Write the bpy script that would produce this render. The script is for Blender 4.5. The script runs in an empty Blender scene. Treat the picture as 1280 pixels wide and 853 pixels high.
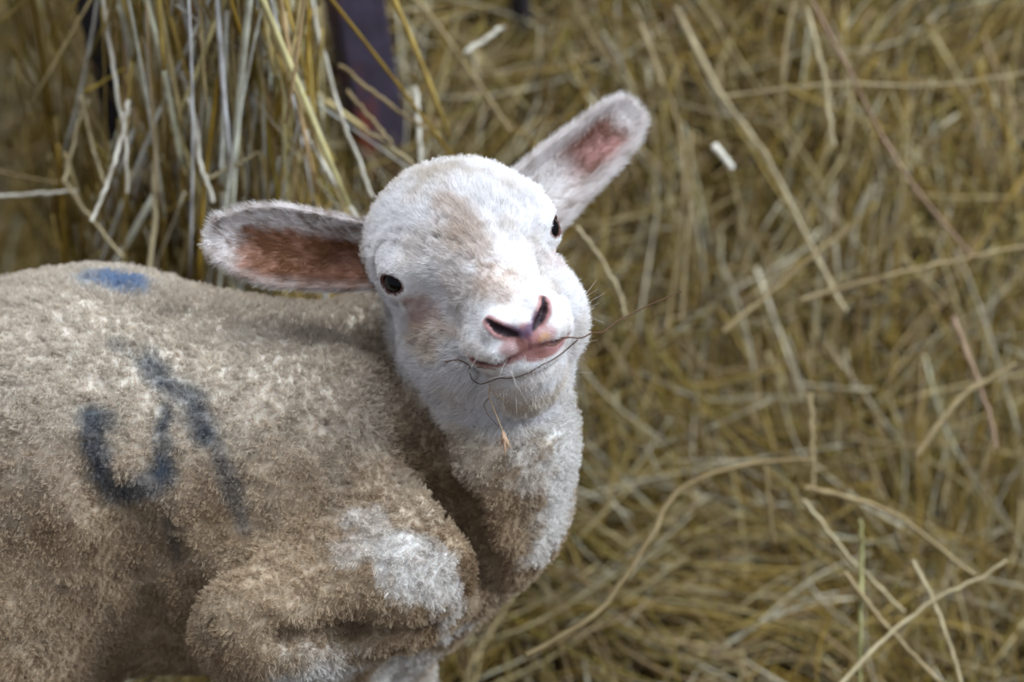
import bpy, math, os
import numpy as np
from mathutils import Vector
from mathutils.bvhtree import BVHTree
FAST = os.environ.get('LAMB_FAST') == '1'      # quick looks without the coat
rng = np.random.default_rng(7)
V3 = lambda *a: np.array(a, dtype=np.float64)
def nz(v):
    v = np.asarray(v, float)
    return v / (np.linalg.norm(v, axis=-1, keepdims=True) + 1e-12)

# ------------------------------------------------------------------ camera, light, exposure
PITCH = math.radians(38)
CAM = V3(0, 0, 1.125)
FPX = 85 / 36 * 1280
RIGHT = V3(1, 0, 0)
UP = V3(0, math.sin(PITCH), math.cos(PITCH))
FWD = V3(0, math.cos(PITCH), -math.sin(PITCH))
sc = bpy.context.scene
cd = bpy.data.cameras.new('camera'); cam = bpy.data.objects.new('camera', cd)
sc.collection.objects.link(cam); sc.camera = cam
cam.location = CAM; cam.rotation_euler = (math.pi / 2 - PITCH, 0, 0)
cd.lens = 85; cd.sensor_width = 36; cd.clip_start = 0.05
cd.dof.use_dof = True; cd.dof.focus_distance = 1.215; cd.dof.aperture_fstop = 4.0
def P(px, py, d):
    """world point seen at px, py of the 1280x853 photograph, d metres deep"""
    return CAM + FWD * d + RIGHT * ((px - 640) * d / FPX) + UP * ((426.5 - py) * d / FPX)

sc.view_settings.view_transform = 'Standard'; sc.view_settings.look = 'None'
sc.view_settings.gamma = 1; sc.view_settings.use_curve_mapping = False
sc.view_settings.exposure = 0.18
sc.cycles.use_denoising = True
sc.cycles.max_bounces = 6; sc.cycles.diffuse_bounces = 3
sc.cycles_curves.shape = 'RIBBONS'
w = bpy.data.worlds.new('barn_light'); sc.world = w; w.use_nodes = True
bg = w.node_tree.nodes['Background']; bg.inputs[0].default_value = (0.62, 0.68, 0.80, 1); bg.inputs[1].default_value = 0.36
def area(name, loc, target, size, power, col):
    l = bpy.data.lights.new(name, 'AREA'); l.shape = 'RECTANGLE'; l.size, l.size_y = size
    l.energy = power; l.color = col
    o = bpy.data.objects.new(name, l); sc.collection.objects.link(o)
    o.location = loc
    o.rotation_euler = (Vector(target) - Vector(loc)).to_track_quat('-Z', 'Y').to_euler()
area('daylight_doorway', (2.1, 0.75, 2.1), (0, 1.1, 0.3), (1.2, 1.3), 97, (0.80, 0.90, 1.0))
area('daylight_roof_light', (-0.4, 1.9, 3.0), (0, 1.1, 0.3), (1.6, 1.2), 78, (0.86, 0.93, 1.0))
area('daylight_small_window', (-0.35, -0.5, 2.3), (0, 1.0, 0.35), (0.28, 0.36), 7, (0.9, 0.95, 1.0))

# ------------------------------------------------------------------ helpers
def lin(r, g, b):
    f = lambda c: c / 12.92 if c <= 0.04045 else ((c + 0.055) / 1.055) ** 2.4
    return V3(f(r / 255), f(g / 255), f(b / 255))
def tag(o, label=None, cat=None, group=None, kind=None):
    for k, v in (('label', label), ('category', cat), ('group', group), ('kind', kind)):
        if v: o[k] = v
    return o
def empty(name, loc):
    o = bpy.data.objects.new(name, None); sc.collection.objects.link(o)
    o.location = loc; o.empty_display_size = 0.03
    bpy.context.view_layer.update()
    return o
def mesh_obj(name, v, f, mat, parent=None, col=None, smooth=True):
    me = bpy.data.meshes.new(name)
    v = np.asarray(v, float)
    if parent is not None: v = v - np.array(parent.matrix_world.translation)
    f = np.asarray(f)
    me.vertices.add(len(v)); me.vertices.foreach_set('co', v.astype(np.float32).ravel())
    k = f.shape[1]
    me.loops.add(f.size); me.loops.foreach_set('vertex_index', f.astype(np.int32).ravel())
    me.polygons.add(len(f)); me.polygons.foreach_set('loop_start', np.arange(0, f.size, k, dtype=np.int32))
    me.polygons.foreach_set('loop_total', np.full(len(f), k, np.int32))
    me.update(calc_edges=True)
    me.validate()
    if smooth: me.polygons.foreach_set('use_smooth', np.ones(len(me.polygons), bool))
    if col is not None:
        a = me.color_attributes.new('tint', 'FLOAT_COLOR', 'POINT')
        a.data.foreach_set('color', np.c_[col, np.ones(len(col))].astype(np.float32).ravel())
    me.materials.append(mat)
    o = bpy.data.objects.new(name, me); sc.collection.objects.link(o)
    if parent is not None: o.parent = parent
    return o
def material(name, color=None, attr=None, rough=0.8, noise=None, bump=None, spec=0.3, sheen=0, sss=0, trans=0):
    m = bpy.data.materials.new(name); m.use_nodes = True
    nt = m.node_tree; N = nt.nodes; L = nt.links; b = N['Principled BSDF']
    b.inputs['Roughness'].default_value = rough
    b.inputs['Specular IOR Level'].default_value = spec
    src = None
    if attr:
        a = N.new('ShaderNodeAttribute'); a.attribute_name = attr; src = a.outputs['Color']
    elif color is not None:
        c = N.new('ShaderNodeRGB'); c.outputs[0].default_value = (*color, 1); src = c.outputs[0]
    tc = N.new('ShaderNodeTexCoord')
    if noise:
        sca, amt, dark = noise
        n = N.new('ShaderNodeTexNoise'); n.inputs['Scale'].default_value = sca; n.inputs['Detail'].default_value = 5
        L.new(tc.outputs['Object'], n.inputs['Vector'])
        r = N.new('ShaderNodeMapRange'); r.inputs[1].default_value = 0.35; r.inputs[2].default_value = 0.7
        r.inputs[3].default_value = 0; r.inputs[4].default_value = amt; L.new(n.outputs[0], r.inputs[0])
        mx = N.new('ShaderNodeMix'); mx.data_type = 'RGBA'; L.new(r.outputs[0], mx.inputs[0])
        L.new(src, mx.inputs[6]); mx.inputs[7].default_value = (*dark, 1); src = mx.outputs[2]
    L.new(src, b.inputs['Base Color'])
    if bump:
        sca, st, dist = bump
        n = N.new('ShaderNodeTexNoise'); n.inputs['Scale'].default_value = sca; n.inputs['Detail'].default_value = 4
        L.new(tc.outputs['Object'], n.inputs['Vector'])
        bp = N.new('ShaderNodeBump'); bp.inputs['Strength'].default_value = st; bp.inputs['Distance'].default_value = dist
        L.new(n.outputs[0], bp.inputs['Height']); L.new(bp.outputs[0], b.inputs['Normal'])
    if sss:
        b.inputs['Subsurface Weight'].default_value = sss; b.inputs['Subsurface Radius'].default_value = (0.006, 0.002, 0.001)
        b.inputs['Subsurface Scale'].default_value = 1.0
    if trans:
        t = N.new('ShaderNodeBsdfTranslucent'); L.new(src, t.inputs[0])
        ms = N.new('ShaderNodeMixShader'); ms.inputs[0].default_value = trans
        L.new(b.outputs[0], ms.inputs[1]); L.new(t.outputs[0], ms.inputs[2]); L.new(ms.outputs[0], N['Material Output'].inputs[0])
    return m
def catmull(pts, n):
    p = np.asarray(pts, float)
    if len(p) == 2: return p[0] + (p[1] - p[0]) * np.linspace(0, 1, n)[:, None]
    q = np.vstack([2 * p[0] - p[1], p, 2 * p[-1] - p[-2]])
    u = np.linspace(0, len(p) - 1 - 1e-6, n); i = u.astype(int); t = (u - i)[:, None]
    a, b, c, d = q[i], q[i + 1], q[i + 2], q[i + 3]
    return 0.5 * ((2 * b) + (c - a) * t + (2 * a - 5 * b + 4 * c - d) * t ** 2 + (3 * b - a - 3 * c + d) * t ** 3)
def tubes(lines, rad, cols, sides=5, flat=None):
    """lines (S,n,3) -> one welded tube per line; rad (S,) or (S,n); cols (S,3); flat (S,) squash"""
    L = np.asarray(lines, float); S, n, _ = L.shape
    rad = np.asarray(rad, float)
    if rad.ndim == 1: rad = np.repeat(rad[:, None], n, 1)
    T = nz(np.gradient(L, axis=1))
    ref = nz(rng.normal(size=(S, 1, 3)))
    B1 = nz(np.cross(T, ref)); B2 = np.cross(T, B1)
    fl = np.ones(S) if flat is None else np.asarray(flat)
    th = np.arange(sides) * 2 * math.pi / sides
    ring = (B1[:, :, None] * np.cos(th)[None, None, :, None] + B2[:, :, None] * (np.sin(th)[None, None, :, None] * fl[:, None, None, None]))
    v = L[:, :, None] + ring * rad[:, :, None, None]
    v = v.reshape(-1, 3)
    s_, i_, k_ = np.meshgrid(np.arange(S), np.arange(n - 1), np.arange(sides), indexing='ij')
    k2 = (k_ + 1) % sides; base = s_ * n * sides
    f = np.stack([base + i_ * sides + k_, base + i_ * sides + k2, base + (i_ + 1) * sides + k2, base + (i_ + 1) * sides + k_], -1).reshape(-1, 4)
    if sides == 4:
        e = np.arange(S) * n * sides
        caps = np.concatenate([e[:, None] + [3, 2, 1, 0], e[:, None] + (n - 1) * sides + np.array([0, 1, 2, 3])])
        f = np.vstack([f, caps])
    c = np.repeat(np.asarray(cols, float), n * sides, 0)
    return v, f, c
def vnoise(p, scale, seed=0):
    """smooth value noise in 0..1 on points (n,3)"""
    q = np.asarray(p) * scale + seed * 17.31
    i = np.floor(q).astype(np.int64); t = q - i; t = t * t * (3 - 2 * t)
    def h(a):
        x = (a[..., 0] * 374761393 + a[..., 1] * 668265263 + a[..., 2] * 2147483647 + seed * 1274126177) & 0xffffffff
        x = ((x ^ (x >> 13)) * 1274126177) & 0xffffffff
        return ((x ^ (x >> 16)) & 0xffff) / 65535.0
    r = 0
    for dx in (0, 1):
        for dy in (0, 1):
            for dz in (0, 1):
                wgt = (t[..., 0] if dx else 1 - t[..., 0]) * (t[..., 1] if dy else 1 - t[..., 1]) * (t[..., 2] if dz else 1 - t[..., 2])
                r = r + wgt * h(i + np.array([dx, dy, dz]))
    return r
def ss(a, b, x):
    t = np.clip((x - a) / (b - a), 0, 1); return t * t * (3 - 2 * t)

# ------------------------------------------------------------------ the setting: barn floor
M_floor = material('trodden_earth', lin(92, 72, 40), noise=(14, 0.8, lin(46, 34, 16)), bump=(60, 0.8, 0.01), rough=0.95)
gx, gy = np.meshgrid(np.linspace(-2.2, 2.2, 60), np.linspace(-0.6, 3.2, 60), indexing='ij')
gv = np.c_[gx.ravel(), gy.ravel(), (0.006 * vnoise(np.c_[gx.ravel(), gy.ravel(), 0 * gx.ravel()], 9) - 0.012)]
ii, jj = np.meshgrid(np.arange(59), np.arange(59), indexing='ij'); a0 = (ii * 60 + jj).ravel()
mesh_obj('floor', gv, np.c_[a0, a0 + 60, a0 + 61, a0 + 1], M_floor)['kind'] = 'structure'

# ------------------------------------------------------------------ hay
M_hay = material('dry_hay', attr='tint', rough=0.55, spec=0.35, trans=0.22, noise=(70, 0.55, lin(92, 66, 26)))
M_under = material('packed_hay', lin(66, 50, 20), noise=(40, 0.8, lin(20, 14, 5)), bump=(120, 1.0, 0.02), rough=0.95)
PAL = np.array([lin(150, 121, 44), lin(172, 148, 82), lin(200, 182, 134), lin(230, 220, 192), lin(132, 116, 46), lin(104, 80, 32), lin(178, 152, 114)])
def pick(n, w):
    w = np.array(w, float); c = PAL[rng.choice(len(PAL), n, p=w / w.sum())]
    return np.clip(c * (.75 + .5 * rng.random((n, 1))), 0, .9)
def slope_h(x, y):
    q = np.c_[x.ravel(), y.ravel(), 0 * x.ravel()]
    y0 = 1.155 + .05 * (vnoise(q, 4, 31).reshape(x.shape) - .5) + .06 * ss(-.25, -.6, -x * -1) * 0
    y0 = y0 + .34 * (1 - ss(-.31, -.215, x))
    t = (y - y0)
    h = .95 * (np.sqrt(t * t + .004) + t) / 2
    h = h + .035 * (vnoise(q, 7, 32).reshape(x.shape) - .5) * ss(0, .15, t)
    return np.minimum(h, .78 + .1 * ss(0, 1, h - .78)) - .004
def slope_n(x, y):
    e = .01
    return nz(np.stack([-(slope_h(x + e, y) - slope_h(x - e, y)) / (2 * e), -(slope_h(x, y + e) - slope_h(x, y - e)) / (2 * e), np.ones_like(x)], -1))
nx_, ny_ = 90, 90
gx, gy = np.meshgrid(np.linspace(-1.5, 1.5, nx_), np.linspace(1.02, 2.2, ny_), indexing='ij')
gv = np.c_[gx.ravel(), gy.ravel(), slope_h(gx, gy).ravel() - .012]
ii, jj = np.meshgrid(np.arange(nx_ - 1), np.arange(ny_ - 1), indexing='ij'); a0 = (ii * ny_ + jj).ravel()
heap_v, heap_f = gv, np.c_[a0, a0 + ny_, a0 + ny_ + 1, a0 + 1]
def lay(n, xr, yr, Lr, spread, lift, w, rr=(.0005, .0012), npt=8, pale=1.0):
    x = rng.uniform(*xr, n); y = rng.uniform(*yr, n)
    nn = slope_n(x, y); h = slope_h(x, y)
    c = np.c_[x, y, h] + nn * (rng.random(n) ** 1.3 * lift)[:, None]
    down = nz(np.array([0, -1., 0]) - nn * (nn @ np.array([0, -1., 0]))[:, None]); side = np.cross(down, nn)
    fld = (vnoise(c, 6, 33) - .5) * 3.4 + .25
    ang = np.where(rng.random(n) < .62, fld + rng.normal(size=n) * .3, rng.uniform(-1.6, 1.6, n) * spread)
    tl = rng.normal(size=n) * .10
    d = nz(down * np.cos(ang)[:, None] + side * np.sin(ang)[:, None] + nn * tl[:, None])
    L = rng.uniform(*Lr, n); u = np.linspace(-.5, .5, npt)[None, :, None]
    b = nz(np.cross(d, nn)); bend = rng.normal(size=n) * .16; arch = rng.normal(size=n) * .10 + .03
    line = c[:, None] + d[:, None] * u * L[:, None, None] + b[:, None] * ((u ** 2 - .08) * (L * bend)[:, None, None] * 2) - nn[:, None] * ((u ** 2) * (L * arch)[:, None, None] * 2)
    kink = rng.random(n) < .3
    kk = (rng.normal(size=(n, 3)) * .25)[:, None] * np.maximum(0, u - .05) * L[:, None, None]
    line = line + kk * kink[:, None, None]
    hh = slope_h(line[..., 0], line[..., 1]); line[..., 2] = np.maximum(line[..., 2], hh - .01)
    r = rng.uniform(*rr, n)[:, None] * np.linspace(1, .7, npt)[None]
    return tubes(line, r, pick(n, w) * pale, 4, rng.uniform(.3, 1, n))
def merge(parts):
    V, Fc, C, o = [], [], [], 0
    for v, f, c in parts: V.append(v); Fc.append(f + o); C.append(c); o += len(v)
    return np.vstack(V), np.vstack(Fc), np.vstack(C)
W1 = [5, 3.5, 2.2, 1.0, 3.5, 4.5, 2]
hv, hf_, hcol = merge([lay(15000, (-.75, .75), (1.10, 1.75), (.05, .20), 1.0, .030, W1),
                       lay(2300, (-.60, .60), (1.13, 1.70), (.08, .22), .8, .020, [2, 4, 5, 3, 1, 1, 3], (.0007, .0015)), lay(9000, (-.62, .62), (1.12, 1.70), (.04, .14), 1.2, .034, [3, 4, 4, 3, 2, 2, 3], (.0003, .0006), 7),
                       lay(5000, (-1.4, 1.4), (1.3, 2.15), (.08, .22), 1.0, .03, W1, (.0008, .0014), 6)])
heap = tag(empty('hay_heap', (0, 1.6, 0)), 'high sloping heap of loose golden hay filling the space behind the lamb', 'hay', kind='stuff')
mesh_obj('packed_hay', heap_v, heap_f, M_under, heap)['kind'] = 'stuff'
mesh_obj('loose_hay', hv, hf_, M_hay, heap, hcol)['kind'] = 'stuff'
def wisp(path, n=14, spread=.010, dep=.02):
    out = []
    base = np.array([P(x, y, heap_depth(x, y) - dep) for x, y in path])
    for k in range(n):
        o = rng.normal(size=3) * spread; o2 = o + rng.normal(size=3) * spread * .8
        ln = rng.uniform(.35, .8); a = rng.uniform(0, 1 - ln)
        L = catmull(base, 40); i0 = int(a * 39); i1 = int((a + ln) * 39)
        seg = L[i0:i1 + 1]; u = np.linspace(0, len(seg) - 1, 9); seg = np.stack([np.interp(u, np.arange(len(seg)), seg[:, c]) for c in range(3)], 1)
        out.append(seg + o + (o2 - o) * np.linspace(0, 1, 9)[:, None])
    return np.array(out)
def heap_depth(px, py):
    d = np.linspace(1.2, 2.2, 600); q = np.array([P(px, py, k) for k in d])
    return d[np.argmax(q[:, 2] < slope_h(q[:, 0], q[:, 1]))]
WP = [[(850, 20), (930, 150), (1000, 260), (1055, 380)], [(690, 20), (760, 130), (840, 230), (860, 330)], [(930, 70), (1040, 130), (1180, 190)], [(1040, 20), (1050, 100), (1040, 190)],
      [(830, 100), (852, 260), (840, 420)], [(700, 640), (800, 600), (940, 560), (1100, 520), (1280, 440)], [(560, 840), (680, 790), (800, 700), (900, 640)], [(720, 330), (790, 450), (830, 560)],
      [(900, 250), (960, 400), (980, 520)], [(1120, 640), (1200, 740), (1250, 840)], [(1150, 250), (1200, 400), (1240, 560)], [(700, 760), (850, 800), (1000, 850)], [(540, 30), (600, 110), (650, 180)],
      [(870, 420), (1000, 340), (1080, 280)], [(800, 480), (900, 500), (1040, 470)], [(520, 20), (560, 60), (640, 80)], [(980, 560), (1100, 640), (1220, 690)], [(880, 820), (1000, 760), (1150, 740)], [(1180, 20), (1220, 120), (1270, 220)]]
WL = np.vstack([wisp(p, int(rng.integers(9, 20))) for p in WP])
ww = tubes(WL, rng.uniform(.0004, .0011, len(WL)), pick(len(WL), [1, 4, 5, 3, 1, .5, 3]), 4, rng.uniform(.3, 1, len(WL)))
vv_, ff_, cc_ = merge([(hv, hf_, hcol), ww])
bpy.data.objects.remove(bpy.data.objects['loose_hay'])
mesh_obj('loose_hay', vv_, ff_, M_hay, heap, cc_)['kind'] = 'stuff'
hv, hf_, hcol = merge([lay(4500, (-.8, .8), (.62, 1.18), (.04, .18), 1.6, .014, [3, 4, 4, 2, 2, 1, 2])])
tag(mesh_obj('straw_bedding', hv, hf_, M_hay, None, hcol), 'loose straw bedding spread on the barn floor around the hooves', 'straw', kind='stuff')

# hay hanging down beside the metal post
def hang(n, x0, x1, conc, d0, d1, w, pale, rr=(.0006, .0015), z0=.62, z1=.16):
    if conc: px = np.where(rng.random(n) < .6, rng.normal(340, 42, n), rng.uniform(x0, x1, n))
    else: px = rng.uniform(x0, x1, n)
    px = np.clip(px, x0, x1); px = np.where((px > 104) & (px < 164) & (rng.random(n) < .85) & (z0 > .4), px + 58, px)
    dep = rng.uniform(d0, d1, n)
    X_ = (px - 640) * dep / FPX; Y_ = dep * math.cos(PITCH) + .05 + .02 * rng.random(n)
    zt = rng.uniform(z1 + .12, z0, n); L = rng.uniform(.08, .26, n); zb = np.maximum(zt - L, z1 + .03 * rng.random(n))
    u = np.linspace(0, 1, 9)[None, :]
    tilt = rng.normal(size=n) * .12 + .03; tilt = np.where(rng.random(n) < .12, rng.normal(size=n) * .45, tilt); tilt = np.where(px > 340, tilt - .12, tilt); tilt = np.where(px > 380, -np.abs(tilt), tilt); tilty = rng.normal(size=n) * .08; bd = rng.normal(size=n) * .06
    LL = (zt - zb)[:, None]
    line = np.stack([X_[:, None] + LL * (u * tilt[:, None] + (u - u * u) * bd[:, None]), Y_[:, None] + LL * u * tilty[:, None], zt[:, None] - LL * u], -1)
    return tubes(line, rng.uniform(*rr, n)[:, None] * np.linspace(1, .8, 9)[None], np.clip(pick(n, w) * pale, 0, .92), 4, rng.uniform(.35, 1, n))
hv, hf_, hcol = merge([hang(460, 150, 412, True, 1.43, 1.53, [1.2, 4.5, 7, 4, .6, .2, 1], 1.45, (.0007, .0021)),
                       hang(80, 20, 300, False, 1.50, 1.60, [4, 3, 1, .3, 3, 3, 1], .9), hang(90, 60, 210, False, 1.44, 1.50, [3, 4, 3, 2, 2, 1, 1], 1.0, z0=.34, z1=.12)])
tag(mesh_obj('hanging_hay', hv, hf_, M_hay, None, hcol), 'pale strands of hay hanging down in a curtain between the dark metal posts', 'hay', kind='stuff')

# ------------------------------------------------------------------ metal bars of the feeder
def rust_mat(name, base, amt):
    m = material(name, base, rough=0.5, spec=0.5, bump=(140, .5, .002), noise=(60, .5, lin(30, 22, 26)))
    nt = m.node_tree; N = nt.nodes; L = nt.links; b = N['Principled BSDF']
    src = b.inputs['Base Color'].links[0].from_socket
    tc = N.new('ShaderNodeTexCoord'); mp = N.new('ShaderNodeMapping'); mp.inputs['Scale'].default_value = (1, 1, .45)
    L.new(tc.outputs['Object'], mp.inputs[0])
    n = N.new('ShaderNodeTexNoise'); n.inputs['Scale'].default_value = 26; n.inputs['Detail'].default_value = 6; L.new(mp.outputs[0], n.inputs[0])
    sx = N.new('ShaderNodeSeparateXYZ'); L.new(tc.outputs['Object'], sx.inputs[0])
    zr = N.new('ShaderNodeMapRange'); L.new(sx.outputs[2], zr.inputs[0]); zr.inputs[1].default_value = .27; zr.inputs[2].default_value = .205; zr.inputs[3].default_value = -.03; zr.inputs[4].default_value = .22
    ad = N.new('ShaderNodeMath'); L.new(n.outputs[0], ad.inputs[0]); L.new(zr.outputs[0], ad.inputs[1])
    r = N.new('ShaderNodeMapRange'); r.inputs[1].default_value = .58; r.inputs[2].default_value = .68; r.inputs[4].default_value = amt; L.new(ad.outputs[0], r.inputs[0])
    mx = N.new('ShaderNodeMix'); mx.data_type = 'RGBA'; L.new(r.outputs[0], mx.inputs[0]); L.new(src, mx.inputs[6]); mx.inputs[7].default_value = (*lin(124, 54, 24), 1)
    L.new(mx.outputs[2], b.inputs['Base Color']); return m
M_post = rust_mat('rusty_painted_steel', lin(66, 58, 76), .8)
M_postd = rust_mat('dark_steel', lin(34, 32, 40), .3)
def bar(name, p0, p1, wx, wy, turn, mat, label):
    """square steel bar with rounded edges from the ground p0 up to p1"""
    ax = nz(p1 - p0); a = nz(np.cross(ax, V3(0, 1, 0))); b = np.cross(a, ax)
    ca, sa = math.cos(turn), math.sin(turn); a, b = a * ca + b * sa, b * ca - a * sa
    r = .0035; prof = []
    for sx_, sy_, st in ((1, 1, 0), (-1, 1, 90), (-1, -1, 180), (1, -1, 270)):
        for k in range(4):
            th = math.radians(st + k * 30); prof.append((sx_ * (wx / 2 - r) + r * math.cos(th), sy_ * (wy / 2 - r) + r * math.sin(th)))
    m = len(prof); seg = 12; v = []
    for i in range(seg + 1):
        c = p0 + (p1 - p0) * i / seg
        v += [c + a * x + b * y for x, y in prof]
    v += [p0, p1]; v = np.array(v)
    f = [(i * m + j, i * m + (j + 1) % m, (i + 1) * m + (j + 1) % m, (i + 1) * m + j) for i in range(seg) for j in range(m)]
    me = bpy.data.meshes.new(name)
    base = V3(p0[0], p0[1], 0)
    f += [(m * (seg + 1), (j + 1) % m, j) for j in range(m)] + [(m * (seg + 1) + 1, seg * m + j, seg * m + (j + 1) % m) for j in range(m)]
    me.from_pydata([tuple(q - base) for q in v], [], f); me.materials.append(mat)
    o = bpy.data.objects.new(name, me); sc.collection.objects.link(o); o.location = base
    return tag(o, label, 'metal post')
def ground_line(pa, pb, zlo, zhi):
    d = pb - pa; t0 = (zlo - pa[2]) / d[2]; t1 = (zhi - pa[2]) / d[2]; return pa + d * t0, pa + d * t1
def heap_depth(px, py):
    d = np.linspace(1.2, 2.2, 600); q = np.array([P(px, py, k) for k in d])
    return d[np.argmax(q[:, 2] < slope_h(q[:, 0], q[:, 1]))]
def post(top, foot, wx, wy, turn, mat, label, dp=None):
    dp = dp or heap_depth(*foot) + .015
    a = P(*foot, dp); b = P(*top, dp); b = b + FWD * 0
    # the bar stands on the barn floor, its upper end where the photo's edge cuts it off and beyond
    k = (top[0] - foot[0]) * dp / FPX - (foot[1] - top[1]) / 4294 * (640 - foot[0]) * dp / FPX * 0
    hgt = (foot[1] - top[1]) * dp / FPX / math.cos(PITCH)
    up = nz(V3((b - a)[0], 0, hgt)); p0 = a - up * (a[2] / up[2]); p1 = a + up * .75
    bar('metal_post', p0, p1, wx * dp / FPX, wy * dp / FPX, turn, mat, label)
post((450, 0), (484, 238), 64, 50, math.radians(-24), M_post, 'rusty purple-grey metal post rising behind the crown of the lamb, its foot orange with rust')
post((126, 0), (146, 150), 30, 30, math.radians(-15), M_postd, 'black metal post behind the hanging hay above the blue spot on the back', 1.53)
post((648, 0), (662, 105), 22, 22, math.radians(20), M_postd, 'thin dark metal post half buried in hay, above the gap between the ears')

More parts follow.
